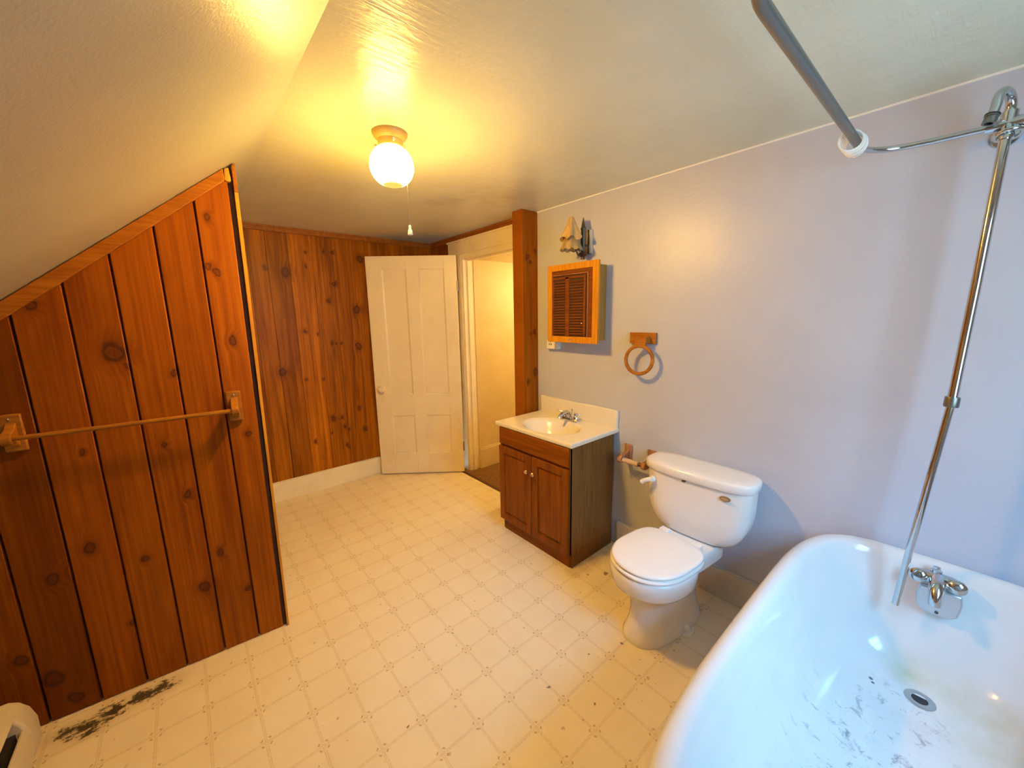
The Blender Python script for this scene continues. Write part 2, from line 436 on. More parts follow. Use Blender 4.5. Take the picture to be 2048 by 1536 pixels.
# wall behind the camera with the window opening
WX0, WX1, WZ0, WZ1 = .70, 1.50, 1.02, 1.98
b = MB()
def gable(x0, x1, z0, z1):
    b.prism([(x0, YB, z0), (x1, YB, z0), (x1, YB, min(z1, zslope(x1))), (x0, YB, min(z1, zslope(x0)))], (0, -.1, 0))
gable(XL, XE, 0, ZC); gable(XE, WX0, 0, ZC); gable(WX0, WX1, 0, WZ0); gable(WX0, WX1, WZ1, ZC); gable(WX1, WX, 0, ZC)
struct(b.build('wall_front', M['slope']), 'plain wall with the window over the bathtub', 'wall')
b = MB()
for q in ((WX0, WX0+.05, WZ0, WZ1), (WX1-.05, WX1, WZ0, WZ1), (WX0+.05, WX1-.05, WZ0, WZ0+.05), (WX0+.05, WX1-.05, WZ1-.05, WZ1), (WX0+.05, WX1-.05, 1.48, 1.52)):
    b.box(q[0], q[1], YB-.07, YB-.03, q[2], q[3])
w = struct(b.build('window_1', M['cream'], bevel=.003), 'cream sash window over the bathtub', 'window')
b = MB(); b.box(WX0+.05, WX1-.05, YB-.052, YB-.048, WZ0+.05, 1.48); b.box(WX0+.05, WX1-.05, YB-.052, YB-.048, 1.52, WZ1-.05)
b.build('pane', M['glass'], w)
# far panelled wall: real boards
b = MB(); rnd = random.Random(3)
b.cur = .5; b.box(XL, WX+.05, YF, YF+.05, 0, zslope(XL)-.0005)
b.prism([(XL, YF, zslope(XL)), (WX+.05, YF, zslope(XL)), (WX+.05, YF, ZC), (XE, YF, ZC)], (0, .05, 0))
seams = [-.70,-.51,-.33,-.16,.02,.19,.345,.475,.60,.755,.93,1.09,1.265,1.44,1.60,1.77,1.92,WX]
vals = [.5,.4,.6,.3,.5,.4,.62,.72,.42,.95,.55,.50,.66,.42,.6,.35,.55]
for i in range(len(seams)-1):
    x0, x1 = seams[i]+.0008, seams[i+1]-.0008; b.cur = vals[i]
    b.prism([(x0, YF-.012, .0), (x1, YF-.012, .0), (x1, YF-.012, zslope(x1)), (x0, YF-.012, zslope(x0))], (0, .0115, 0))
struct(b.build('wall_back', M['pine_far'], bevel=.0012, seg=1), 'far wall of amber knotty pine boards behind the door', 'wall')
b = MB(); b.box(XE-.03, WX, YF-.03, YF-.0125, ZC-.045, ZC); b.box(XE-.03, WX, YF-.037, YF-.0125, ZC-.016, ZC)
struct(b.build('trim_2', M['pine_trim_y'], bevel=.003), 'stained pine crown strip along the top of the far wall', 'trim')
b = MB(); b.box(XL, 2.0, YF-.03, YF-.0125, 0, .165); b.box(XL, 2.0, YF-.026, YF-.0125, .165, .172)
struct(b.build('baseboard_back', M['cream'], bevel=.004), 'tall cream baseboard below the far pine wall', 'baseboard')

# doorway wall (x = WX) beyond the post
OY0, OY1, OZ = 2.30, 3.075, 2.05
b = MB()
def dwall(y0, y1, z0, z1, v):
    b.cur = v; b.box(WX, WX+.10, y0, y1, z0, z1)
dwall(2.20, OY0, 0, ZC, .5); dwall(OY0, OY1, OZ, ZC, .6); 
for i in range(4):
    y0 = OY1 + i*(YF-OY1)/4; dwall(y0+.0008, y0+(YF-OY1)/4-.0008, 0, ZC, (.4,.7,.5,.6)[i])
struct(b.build('wall_doorway', M['pine_far'], bevel=.001, seg=1), 'pine wall strip around the doorway', 'wall')
b = MB(); b.box(WX-.018, WX, 2.24, YF-.03, ZC-.05, ZC); b.box(WX-.025, WX, 2.24, YF-.037, ZC-.018, ZC)
struct(b.build('trim_3', M['pine_trim_y'], bevel=.003), 'stained pine crown strip above the doorway', 'trim')
b = MB()
b.box(WX-.022, WX, 2.21, 3.29, 2.085, 2.205); b.box(WX-.032, WX, 2.20, 3.30, 2.195, 2.21)
b.box(WX-.02, WX, 3.085, 3.20, 0, 2.085); b.box(WX-.02, WX, 2.19, 2.29, 0, 2.085)
b.box(WX-.012, WX+.1, OY1-.012, OY1+.008, 0, 2.085)
b.box(WX-.012, WX+.1, OY0-.008, OY0+.012, 0, 2.085)
b.box(WX-.012, WX+.1, OY0+.012, OY1-.012, 2.04, 2.085)
b.box(WX+.03, WX+.06, OY1-.024, OY1-.012, 0, 2.04); b.box(WX+.03, WX+.06, OY0+.012, OY1-.024, 2.025, 2.04)
struct(b.build('trim_4', M['cream'], bevel=.002), 'cream painted door casing and jamb', 'trim')
b = MB(); b.box(1.966, 1.986, 2.20, 3.085, 0, .007); b.box(1.986, 2.0, 2.20, 3.085, 0, .004)
struct(b.build('trim_5', M['pine_dark_and_shade'], bevel=.002), 'dark threshold strip between vinyl floor and hall carpet', 'trim')

# post
b = MB(); b.cur = .45; b.box(1.908, WX, 2.10, 2.205, 0, ZC)
post = b.build('wooden_post', M['pine_post'], bevel=.004)
tag(post, 'square knotty pine post from floor to ceiling between doorway and blue wall', 'post')

# hall
b = MB(); b.box(1.972, 3.9, 2.2, 3.2, -.05, .0015)
struct(b.build('floor', M['carpet']), 'brown hall carpet beyond the doorway', 'carpet')
b = MB(); b.box(WX+.1, 3.9, 3.055, 3.15, 0, 2.3)
struct(b.build('wall_hall', M['hall']), 'yellow hall wall seen through the doorway', 'wall')
b = MB(); b.box(WX+.1, 3.9, 3.037, 3.055, 0, .20); b.box(WX+.1, 3.9, 3.045, 3.055, .20, .215)
struct(b.build('baseboard_hall', M['hall'], bevel=.003), 'yellowed baseboard along the hall wall', 'baseboard')
b = MB(); b.box(WX+.1, 3.9, 2.1, 3.15, 2.045, 2.1)
struct(b.build('ceiling', M['hall']), 'hall ceiling beyond the doorway', 'ceiling')
b = MB(); b.box(3.8, 3.9, 2.1, 3.055, 0, 2.1); b.box(WX+.1, 3.8, 2.05, 2.2, 0, 2.1)
struct(b.build('wall_hall', M['hall']), 'far end wall of the hall', 'wall')

# blue wall baseboard (painted, one length each side of the vanity)
b = MB(); b.box(WX-.016, WX, YB, 1.352, 0, .165); b.box(WX-.012, WX, YB, 1.352, .165, .172)
struct(b.build('baseboard_right', paint('grey_baseboard_paint', (.60,.585,.54), .4), bevel=.003), 'pale grey baseboard below the blue wall', 'baseboard')

# partition of knotty pine -------------------------------------------------
xs = [XL, -.571, -.4285, -.293, -.16, -.0235, .112, .214]
vv = [.35,.12,.66,.58,.68,.60,.74]
def lean(x, z):  # right hand boards lean a little
    return x + .02*(z/2.2)*max(0, (x+.1)/.33) if x > -.1 else x
b = MB()
d = Vector((.085, 1, 0)).normalized()   # into the wall
for i in range(7):
    b.cur = vv[i]; x0, x1 = xs[i]+.003, xs[i+1]-.003
    if i == 6: x1 += .003
    zt0, zt1 = zslope(x0)-.005, zslope(x1)-.005
    tx1 = lean(x1, zt1) if i == 6 else x1
    b.prism([(x0, yp(x0), .0005), (x1, yp(x1), .0005), (tx1, yp(tx1), zt1), (x0, yp(x0), zt0)], d*.018)
b.cur = .0
b.prism([(XL, yp(XL)+.019, 0), (.232, yp(.232)+.019, 0), (.252, yp(.252)+.019, zslope(.25)-.004), (XL, yp(XL)+.019, zslope(XL)-.004)], d*.09)
struct(b.build('wall_partition', M['pine_part'], bevel=.003, seg=1), 'short partition of knotty pine boards with dark grooves under the slope', 'wall')
# dark strip coloured as the shade in the gap beside the boards
b = MB()
b.prism([(.214, yp(.214)+.012, 0), (.2285, yp(.2285)+.012, 0), (.252, yp(.252)+.012, zslope(.25)-.012), (.233, yp(.233)+.012, zslope(.233)-.012)], d*.02)
struct(b.build('trim_6', M['pine_dark_and_shade']), 'dark strip standing for the shaded gap at the end of the pine partition', 'trim')
# raking trim under slope
b = MB(); xa, xb = XL, .222
b.prism([(xa, yp(xa)-.016, zslope(xa)-.062), (xb, yp(xb)-.016, zslope(xb)-.05), (xb, yp(xb)-.016, zslope(xb)-.002), (xa, yp(xa)-.016, zslope(xa)-.002)], d*.0158)
struct(b.build('trim_7', M['pine_trim'], bevel=.003), 'raking pine trim board along the top of the partition', 'trim')
# end cap board of the partition
b = MB()
b.prism([(.2285, yp(.23)-.008, 0), (.238, yp(.23)-.008, 0), (.2645, yp(.26)-.008, 2.055), (.2505, yp(.25)-.008, 2.055)], d*.13)
struct(b.build('trim_8', M['pine_trim_z'], bevel=.0015), 'bright pine end strip on the edge of the partition', 'trim')
b = MB()
b.prism([(.251, yp(.25)-.008, 2.056), (.2645, yp(.26)-.008, 2.056), (.2655, yp(.26)-.008, zslope(.2655)-.006), (.252, yp(.25)-.008, zslope(.252)-.006)], d*.13)
struct(b.build('trim_9', M['pine_trim_y'], bevel=.0015), 'short reddish filler piece above the partition end strip', 'trim')
b = MB(); b.prism([(.222, yp(.22)-.012, 2.098), (.228, yp(.22)-.012, 2.092), (.238, yp(.23)-.012, 2.092), (.2445, yp(.24)-.012, 2.098), (.241, yp(.24)-.012, zslope(.241)-.01), (.226, yp(.22)-.012, zslope(.226)-.004)], d*.04)
struct(b.build('trim_10', M['pine_trim_z'], bevel=.002), 'small pale wood block at the top of the partition end', 'trim')

# ------------------------------------------------------------------ door leaf (open, hinge on the casing)
A = Vector((1.357, 3.592, 0)); B = Vector((1.990, 3.084, 0))
du = (B - A).normalized(); W = (B - A).length; dn = Vector((du.y, -du.x, 0))   # dn: towards the room/camera side
if dn.y > 0: dn = -dn
def DP(s_, z, n=0): return A + du*s_ + dn*n + Vector((0, 0, z))
def dbox(b, s0, s1, z0, z1, n0, n1):
    b.obox(DP((s0+s1)/2, (z0+z1)/2, (n0+n1)/2), du, dn, (0,0,1), (s1-s0)/2, (n1-n0)/2, (z1-z0)/2)
H0, H1, T = .012, 2.07, .017
cols = [(.140, .358), (.470, .700)]; rows = [(.212, .597), (.800, 1.958)]
b = MB()
for s0, s1 in ((0, .140), (.358, .470), (.700, W)): dbox(b, s0, s1, H0, H1, -T, T)
for s0, s1 in cols:
    for z0, z1 in ((H0, .212), (.597, .800), (1.958, H1)): dbox(b, s0, s1, z0, z1, -T, T)
    for z0, z1 in rows:
        dbox(b, s0, s1, z0, z1, -T+.010, T-.010)
        # sloped moulding frame
        m_ = .013
        o_ = [DP(s0, z0, T-.002), DP(s1, z0, T-.002), DP(s1, z1, T-.002), DP(s0, z1, T-.002)]
        i_ = [DP(s0+m_, z0+m_, T-.0095), DP(s1-m_, z0+m_, T-.0095), DP(s1-m_, z1-m_, T-.0095), DP(s0+m_, z1-m_, T-.0095)]
        b.add(o_ + i_, [(0,1,5,4), (1,2,6,5), (2,3,7,6), (3,0,4,7)])
door = struct(b.build('door_1', M['door'], bevel=.0015, seg=1), 'open cream painted four panel door against the pine wall', 'door')
b = MB()
b.lathe([(.0, 0), (.026, .0), (.026, .004), (.012, .008), (.010, .024), (.024, .034), (.030, .044), (.030, .052), (.022, .062), (.0, .065)], DP(.072, .865, T), dn, 28)
b.build('door_knob', M['cream'], door)
for z in (1.80, .27):
    b = MB(); b.lathe([(.0, -.045), (.006, -.045), (.006, .045), (.0, .045)], DP(W+.004, z, T*.5), (0,0,1), 12); dbox(b, W-.004, W, z-.045, z+.045, T, T+.002)
    b.build('hinge', M['steel'], door)

# ------------------------------------------------------------------ ceiling lamp
LX, LY = .742, 1.595
L = thing('ceiling_lamp', 'lit white globe lamp on a cream base on the flat ceiling', 'lamp', (LX, LY, ZC))
b = MB(); b.lathe([(.0, 0), (.069, 0), (.069, -.006), (.062, -.018), (.050, -.028), (.047, -.052), (.0, -.052)], (LX, LY, ZC), (0,0,1), 40)
b.build('lamp_base', M['cream_metal'], L)
for a in (.3, 2.4, 4.5):
    b = MB(); b.lathe([(0, 0), (.003, 0), (.003, .012), (.006, .013), (.006, .018), (0, .018)], (LX+.046*math.cos(a), LY+.046*math.sin(a), ZC-.043), (math.cos(a), math.sin(a), 0), 10)
    b.build('thumb_screw', M['brass'], L)
prof = [(.043, -.046)]
for i in range(1, 25):
    a = PI*i/24; 
    h = math.cos(a); r = math.sin(a)**.9
    z = -.120 + (.076 if h > 0 else .080)*h
    if z > -.047: continue
    prof.append((max(.0005, .087*r), z))
b = MB(); b.lathe([(r, z) for r, z in prof], (LX, LY, ZC), (0,0,1), 48, caps=True)
b.build('globe', M['globe'], L, ang=80)
b = MB(); cx_, cy_ = LX+.048, LY-.03
b.tube([(cx_-.012, cy_+.004, ZC-.04), (cx_-.002, cy_, ZC-.042), (cx_, cy_, ZC-.05), (cx_, cy_, 1.905)], .0011, 6)
ch = b.build('pull_chain', M['steel'], L)
b = MB(); b.lathe([(0, 1.907), (.004, 1.907), (.0055, 1.900), (.0045, 1.895), (.008, 1.886), (.0105, 1.872), (.009, 1.868), (0, 1.868)], (cx_, cy_, 0), (0,0,1), 20)
b.build('pull_knob', M['plastic'], ch)

# ------------------------------------------------------------------ towel bar on the partition
u = Vector((1, -.085, 0)).normalized(); nb = Vector((-.085, -1, 0)).normalized()
TB = thing('towel_bar', 'wooden towel bar with two square end plates across the knotty pine partition', 'towel bar', (-.17, yp(-.17), 1.15))
def PP(x, z, n): return Vector((x, yp(x), z)) + nb*n
ends = ((-.480, 1), (.148, -1))
for x, sgn in ends:
    b = MB(); b.obox(PP(x, 1.157, .008), u, nb, (0,0,1), .0265, .008, .066)
    pl = b.build('wall_plate', M['bar_wood'], TB, bevel=.004)
    b = MB()
    # curved arm: profile in (n, z), swept across u
    prof = [(.014, 1.195), (.030, 1.182), (.050, 1.170), (.070, 1.168), (.082, 1.158), (.085, 1.146), (.082, 1.134), (.070, 1.126), (.050, 1.124), (.030, 1.118), (.014, 1.108)]
    b.prism([PP(x, z, n) - u*.013 for n, z in prof], u*.026)
    b.build('arm', M['bar_wood'], TB, bevel=.003)
    b = MB()
    b.lathe([(0, 0), (.004, 0), (.004, .002), (0, .003)], PP(x, 1.207, .016), nb, 12)
    b.build('screw', M['brass'], pl)
b = MB(); b.tube([PP(-.480, 1.147, .066), PP(.148, 1.147, .066)], .0085, 16)
b.build('rod', M['bar_wood'], TB)

# ------------------------------------------------------------------ baseboard heater
HT = thing('baseboard_heater', 'cream metal baseboard heater with a rounded end cap along the knee wall', 'heater', (-.62, 1.2, 0))
yh = 2.045
HX0, HX1 = XL+.002, -.568
def hprof(y): return [(HX0, y, .03), (HX1-.004, y, .03), (HX1, y, .045), (HX1+.002, y, .125), (HX1-.010, y, .175), (HX1-.030, y, .206), (HX1-.052, y, .220), (HX0, y, .223)]
b = MB()
b.box(HX0, HX0+.004, YB+.05, yh-.09, .03, .205)
b.prism([(HX1-.004, YB+.05, .055), (HX1, YB+.05, .055), (HX1, YB+.05, .120), (HX1-.014, YB+.05, .150), (HX1-.018, YB+.05, .149), (HX1-.004, YB+.05, .118)], (0, yh-.09-YB-.05, 0))
b.build('front_panel', M['heater'], HT)
b = MB(); b.prism([(HX0, YB+.05, .211), (HX1-.045, YB+.05, .211), (HX1-.028, YB+.05, .200), (HX1-.026, YB+.05, .203), (HX1-.044, YB+.05, .216), (HX0, YB+.05, .216)], (0, yh-.09-YB-.05, 0))
b.build('top_hood', M['heater'], HT)
b = MB(); b.box(HX0+.006, HX1-.03, YB+.06, yh-.09, .07, .15)
b.build('fin_core', M['black'], HT)
b = MB(); b.prism(hprof(yh-.10), (0, .092, 0))
b.build('end_cap', M['heater'], HT, bevel=.010, seg=3)

# ------------------------------------------------------------------ vanity
VX0, VY0, VY1, VZ = 1.618, 1.390, 2.030, .778
V = thing('vanity_cabinet', 'oak bathroom vanity cabinet with two doors below the white sink top', 'cabinet', (1.84, 1.71, 0))
b = MB()
b.box(VX0, WX-.018, VY0, VY0+.015, .09, VZ); b.box(VX0+.018, WX-.018, VY0, VY0+.015, 0, .09)
b.box(VX0, WX-.018, VY1-.015, VY1, .09, VZ); b.box(VX0+.018, WX-.018, VY1-.015, VY1, 0, .09)
b.box(VX0+.02, WX-.018, VY0+.015, VY1-.015, .09, .105)
b.build('side_panel', M['oak_side'], V, bevel=.0015, seg=1)
b = MB()
b.box(VX0-.002, VX0+.016, VY0+.0, VY0+.038, .088, VZ); b.box(VX0-.002, VX0+.016, VY1-.038, VY1, .088, VZ)
b.box(VX0-.002, VX0+.016, VY0+.038, VY1-.038, .625, .665); b.box(VX0-.002, VX0+.016, VY0+.038, VY1-.038, .088, .125); b.box(VX0-.002, VX0+.016, VY0+.038, VY1-.038, .74, VZ)
b.build('face_frame', M['oak_front'], V, bevel=.0015, seg=1)
b = MB(); b.box(VX0-.016, VX0-.002, VY0+.004, VY1-.004, .655, .772)
b.build('false_drawer_front', M['oak_front_y'], V, bevel=.005, seg=2)
b = MB(); b.box(VX0+.016, VX0+.028, VY0+.015, VY1-.015, .0, .09)
b.build('toe_kick', M['oak_front_y'], V)
for k, (y0, y1) in enumerate(((VY0+.003, 1.698), (1.7035, VY1-.002))):
    z0, z1, x0, x1 = .092, .640, VX0-.019, VX0-.002; fw = .05
    b = MB()
    b.box(x0, x1, y0, y0+fw, z0, z1); b.box(x0, x1, y1-fw, y1, z0, z1)
    b.box(x0, x1, y0+fw, y1-fw, z0, z0+fw); b.box(x0, x1, y0+fw, y1-fw, z1-fw, z1)
    dr = b.build('door', M['oak_front'], V, bevel=.003, seg=2)
    b = MB(); yy0, yy1, zz0, zz1 = y0+fw-.003, y1-fw+.003, z0+fw-.003, z1-fw+.003; g = .022
    xo, xi = x0+.010, x0+.003
    vs = [(xo, yy0, zz0), (xo, yy1, zz0), (xo, yy1, zz1), (xo, yy0, zz1), (xi, yy0+g, zz0+g), (xi, yy1-g, zz0+g), (xi, yy1-g, zz1-g), (xi, yy0+g, zz1-g)]
    b.add(vs, [(0,1,5,4), (1,2,6,5), (2,3,7,6), (3,0,4,7), (4,5,6,7)])
    b.build('door_panel', M['oak_front'], dr, ang=10)
    ky = 1.672 if k == 0 else 1.730
    b = MB(); b.lathe([(0, 0), (.006, 0), (.005, .012), (.013, .017), (.014, .022), (.010, .027), (0, .029)], (x0, ky, .535), (-1,0,0), 20)
    b.build('knob', M['brass'], dr)
# sink top: grid with an oval basin
CX0, CX1, CY0, CY1, CZ = 1.600, WX-.002, 1.368, 2.062, .806
K_ = thing('bathroom_sink', 'cream cultured marble sink top with oval basin and backsplash on the vanity', 'sink', (1.83, 1.715, VZ))
b = MB(); nx, ny = 70, 90
bcx, bcy, bax, bay = 1.795, 1.715, .150, .205
vs = []
for j in range(ny+1):
    for i in range(nx+1):
        x = CX0+.006 + (CX1-CX0-.006)*i/nx; y = CY0+.006 + (CY1-CY0-.012)*j/ny
        e = math.hypot((x-bcx)/bax, (y-bcy)/bay)
        zz = CZ
        if e < 1.18:
            q = (1.18-e)/1.18
            zz = CZ - .118*min(1, (1-(1-q)**2.4)) * (1 if e < 1.0 else max(0, (1.18-e)/.18)**.9)
            e2 = max(0, min(1, (1.12-e)/.62)); sm_ = e2*e2*(3-2*e2)
            zz = CZ - .115*sm_
        vs.append((x, y, zz))
fs = [(j*(nx+1)+i, j*(nx+1)+i+1, (j+1)*(nx+1)+i+1, (j+1)*(nx+1)+i) for j in range(ny) for i in range(nx)]
n0 = len(vs)
# rim: outer loop
loop = [i for i in range(nx+1)] + [(j+1)*(nx+1)-1 for j in range(1, ny+1)] + [ny*(nx+1)+i for i in range(nx-1, -1, -1)] + [j*(nx+1) for j in range(ny-1, 0, -1)]
ringz = []
for (dz, ex) in ((-.0015, .0045), (-.006, .006), (-.022, .006), (-.0275, .003)):
    r_ = []
    for i in loop:
        x, y, z = vs[i]
        ox = -ex if abs(x-(CX0+.006)) < 1e-6 else 0
        oy = -ex if abs(y-(CY0+.006)) < 1e-6 else (ex if abs(y-(CY1-.006)) < 1e-6 else 0)
        r_.append((x+ox, y+oy, CZ+dz))
    ringz.append(r_)
m = len(loop); prev = loop
for r_ in ringz:
    st_ = len(vs); vs += r_; cur_ = list(range(st_, st_+m))
    fs += [(prev[i], prev[(i+1) % m], cur_[(i+1) % m], cur_[i]) for i in range(m)]
    prev = cur_
b.add(vs, fs)
b.build('basin_top', M['counter'], K_, ang=60)
b = MB(); b.box(CX1-.022, CX1, CY0+.002, CY1-.012, CZ-.004, .925)
b.build('backsplash', M['counter'], K_, bevel=.005, seg=3)
b = MB(); b.lathe([(0, .0), (.012, .0), (.022, .003), (.023, .0), (.0, -.002)], (bcx, bcy, CZ-.1135), (0,0,1), 24)
b.build('drain', M['chrome'], K_)
# vanity faucet
FX, FY = 1.985, 1.715
F_ = thing('sink_faucet', 'small chrome two handle faucet on the sink top', 'faucet', (FX, FY, CZ))
b = MB(); b.loft([sel(FX-.030, FX+.030, FY-.085, FY+.085, CZ+.0005, 2.6, 2.6, 40), sel(FX-.030, FX+.030, FY-.085, FY+.085, CZ+.008, 2.6, 2.6, 40), sel(FX-.022, FX+.022, FY-.074, FY+.074, CZ+.020, 2.6, 2.6, 40)])
b.build('base_plate', M['chrome'], F_, ang=30)
b = MB(); b.tube([(FX, FY, CZ+.01), (FX-.010, FY, CZ+.050), (FX-.035, FY, CZ+.064), (FX-.075, FY, CZ+.058), (FX-.105, FY, CZ+.044), (FX-.112, FY, CZ+.032)], [.020, .017, .0145, .0125, .0115, .0105], 18)
b.build('spout', M['chrome'], F_)
for sg in (-1, 1):
    y = FY + sg*.052
    b = MB(); b.lathe([(.0, .012), (.019, .012), (.017, .03), (.013, .036), (.015, .046), (.012, .056), (0, .058)], (FX, y, CZ), (0,0,1), 22)
    b.tube([(FX-.002, y, CZ+.049), (FX-.012, y+sg*.02, CZ+.052), (FX-.02, y+sg*.048, CZ+.058)], [.006, .0052, .006], 10)
    b.build('handle', M['chrome'], F_)
b = MB(); b.tube([(FX+.022, FY, CZ+.012), (FX+.022, FY, CZ+.065)], .0028, 8); b.lathe([(0, .062), (.005, .063), (.006, .070), (.003, .076), (0, .077)], (FX+.022, FY, CZ), (0,0,1), 12)
b.build('drain_rod', M['chrome'], F_)

# ------------------------------------------------------------------ medicine cabinet
MC = thing('medicine_cabinet', 'honey oak medicine cabinet with dark louvred shutters on the blue wall', 'cabinet', (2.0, 1.66, 1.34))
b = MB(); b.box(1.951, WX-.001, 1.490, 1.845, 1.362, 1.826)
b.build('cabinet_box', M['oak_med_side'], MC, bevel=.002)
y0, y1, z0, z1, x0, x1 = 1.456, 1.876, 1.345, 1.846, 1.930, 1.950
iy0, iy1, iz0, iz1 = 1.500, 1.838, 1.385, 1.806
b = MB()
b.box(x0, x1, y0, iy0, z0, z1); b.box(x0, x1, iy1, y1, z0, z1); b.box(x0, x1, iy0, iy1, z0, iz0); b.box(x0, x1, iy0, iy1, iz1, z1)
mf = b.build('door_frame', M['oak_med'], MC, bevel=.004, seg=2)
b = MB(); b.lathe([(0, 0), (.007, 0), (.007, .005), (.004, .009), (0, .01)], (x0, 1.668, 1.366), (-1,0,0), 14)
b.build('latch', M['chrome'], mf)
b = MB(); b.box(x1-.006, x1-.001, iy0, iy1, iz0, iz1)
pn = b.build('inset_panel', M['pine_dark_and_shade'], MC)
b = MB()
b.box(x0+.006, x1-.006, 1.556, 1.574, iz0+.004, 1.770); b.box(x0+.006, x1-.006, 1.690, 1.722, iz0+.004, 1.765); b.box(x0+.006, x1-.006, 1.824, iy1-.001, iz0+.004, 1.765)
b.box(x0+.006, x1-.006, 1.574, 1.824, 1.752, 1.766); b.box(x0+.009, x1-.006, iy0, 1.534, iz0, iz1); b.box(x0+.009, x1-.006, 1.534, iy1, 1.784, iz1)
b.build('shutter_frame', M['louver'], MC, bevel=.002)
slat_i = 0
for (a0, a1) in ((1.576, 1.688), (1.724, 1.822)):
    b = MB(); n = 20
    for i in range(n):
        z = iz0 + .012 + (1.752-iz0-.018)*(i+.3)/n
        b.obox((x0+.0105, (a0+a1)/2, z), (0,1,0), (.78,0,.62), (-.62,0,.78), (a1-a0)/2, .0050, .0013)
    b.build('shutter_slats', M['louver'], MC)
b = MB(); b.box(x0+.004, x1-.006, 1.535, 1.836, 1.776, 1.783); b.box(x0+.004, x1-.006, 1.535, 1.543, iz0+.002, 1.776)
b.build('shutter_beading', wood('red_walnut_bead', (.24,.09,.04), (.36,.15,.07), 'z', .25), MC, bevel=.0015)
b = MB(); b.lathe([(0, 0), (.003, 0), (.004, .004), (0, .006)], (x0+.008, 1.585, 1.47), (-1,0,0), 10)
b.build('shutter_knob', M['brass'], MC)

# small white outlet box, left under the cabinet
OB = thing('outlet_box', 'small white outlet box on the blue wall below the medicine cabinet', 'outlet', (WX, 1.93, 1.33))
b = MB(); b.box(2.022, WX-.001, 1.868, 1.975, 1.285, 1.352)
b.build('cover', M['plastic'], OB, bevel=.004)
b = MB(); b.box(2.0205, 2.0225, 1.925, 1.932, 1.312, 1.326); b.box(2.0205, 2.0225, 1.942, 1.949, 1.312, 1.326); b.lathe([(0, 0), (.004, 0), (.004, .002), (0, .002)], (2.0225, 1.937, 1.336), (-1,0,0), 10)
b.build('socket_slots', M['dark_metal'], OB)

# ------------------------------------------------------------------ wall sconce
SC = thing('wall_sconce', 'unlit wall sconce with a beige ruffled bell shade above the medicine cabinet', 'sconce', (WX, 1.63, 1.97))
b = MB()
prof = []
for i in range(13):
    a = PI*i/12; prof.append((WX-.001-.024*math.sin(a)**.6, 1.628-.030*math.cos(a), 1.902))
b.prism(prof, (0, 0, .148))
b.build('back_plate', M['chrome'], SC, bevel=.002)
b = MB(); b.lathe([(0, 1.868), (.014, 1.868), (.012, 1.88), (.022, 1.888), (.030, 1.896), (.026, 1.905), (.012, 1.912), (.010, 1.95), (.016, 1.965), (.014, 2.04), (.018, 2.052), (.012, 2.062), (.011, 2.075), (.007, 2.095), (.001, 2.12)], (1.995, 1.628, 0), (0,0,1), 20)
b.build('spindle', M['dark_metal'], SC)
b = MB(); b.tube([(1.995, 1.628, 1.955), (2.015, 1.628, 1.955), (2.036, 1.628, 1.955)], .007, 10)
b.tube([(1.995, 1.628, 1.90), (1.975, 1.632, 1.888), (1.955, 1.636, 1.894), (1.94, 1.638, 1.915), (1.93, 1.64, 1.96), (1.915, 1.642, 2.05), (1.91, 1.644, 2.085)], .005, 10)
b.build('arm', M['dark_metal'], SC)
sx, sy = 1.908, 1.648
def ruffle(zr, n, amp, seg=72, ph=0.):
    rings = []
    for r, z, k in zr:
        rings.append([(sx + (r + amp*k*math.cos(n*2*PI*j/seg+ph))*math.cos(2*PI*j/seg), sy + (r + amp*k*math.cos(n*2*PI*j/seg+ph))*math.sin(2*PI*j/seg), z + amp*k*.9*math.sin(n*2*PI*j/seg+ph)) for j in range(seg)])
    return rings
b = MB(); b.loft(ruffle([(.024, 2.04, 0), (.034, 2.01, .1), (.047, 1.975, .3), (.058, 1.945, .5), (.068, 1.918, .9), (.064, 1.919, .9), (.054, 1.946, .5), (.043, 1.976, .3), (.030, 2.011, .1), (.020, 2.04, 0)], 10, .006))
b.build('glass_shade', M['frost'], SC, ang=80)
b = MB(); b.loft(ruffle([(.002, 2.114, 0), (.012, 2.112, 0), (.022, 2.09, .1), (.034, 2.055, .4), (.047, 2.02, .8), (.058, 1.985, 1.5), (.055, 1.984, 1.5), (.043, 2.02, .8), (.030, 2.055, .4), (.018, 2.085, .1), (.004, 2.10, 0)], 5, .009, ph=.6))
b.build('petal_shade', M['petal'], SC, ang=80)

# ------------------------------------------------------------------ towel ring
TR = thing('towel_ring', 'round wooden towel ring hanging from an oak plate on the blue wall', 'towel ring', (WX, 1.215, 1.385))
b = MB(); b.box(WX-.018, WX+.0005, 1.135, 1.303, 1.352, 1.417)
b.build('wall_plate', M['ring_wood'], TR, bevel=.004)
b = MB()
b.obox((2.018, 1.242, 1.376), (0,1,0), (1,0,0), (0,0,1), .026, .026, .011)
b.obox((2.018, 1.178, 1.376), (0,1,0), (1,0,0), (0,0,1), .012, .026, .018)
b.build('bracket', M['ring_wood'], TR, bevel=.003)
b = MB(); rc = Vector((1.992, 1.205, 1.263)); ax = Vector((1, .12, -.06)).normalized()
b.torus(rc, ax, .080, .0105, 1.0, 56, 14)
uz = (Vector((0,0,1)) - ax*ax.z).normalized(); uy = ax.cross(uz)
if uy.y < 0: uy = -uy
def RP(y, z, n): return rc + uy*y + uz*z + ax*n
flare = [(-.062, .045), (-.050, .064), (-.036, .088), (-.030, .128), (.030, .128), (.036, .088), (.050, .064), (.062, .045), (.045, .062), (.025, .074), (0, .078), (-.025, .074), (-.045, .062)]
b.prism([RP(y, z, -.008) for y, z in flare], ax*.016)
b.build('ring', M['ring_wood'], TR, bevel=.002)

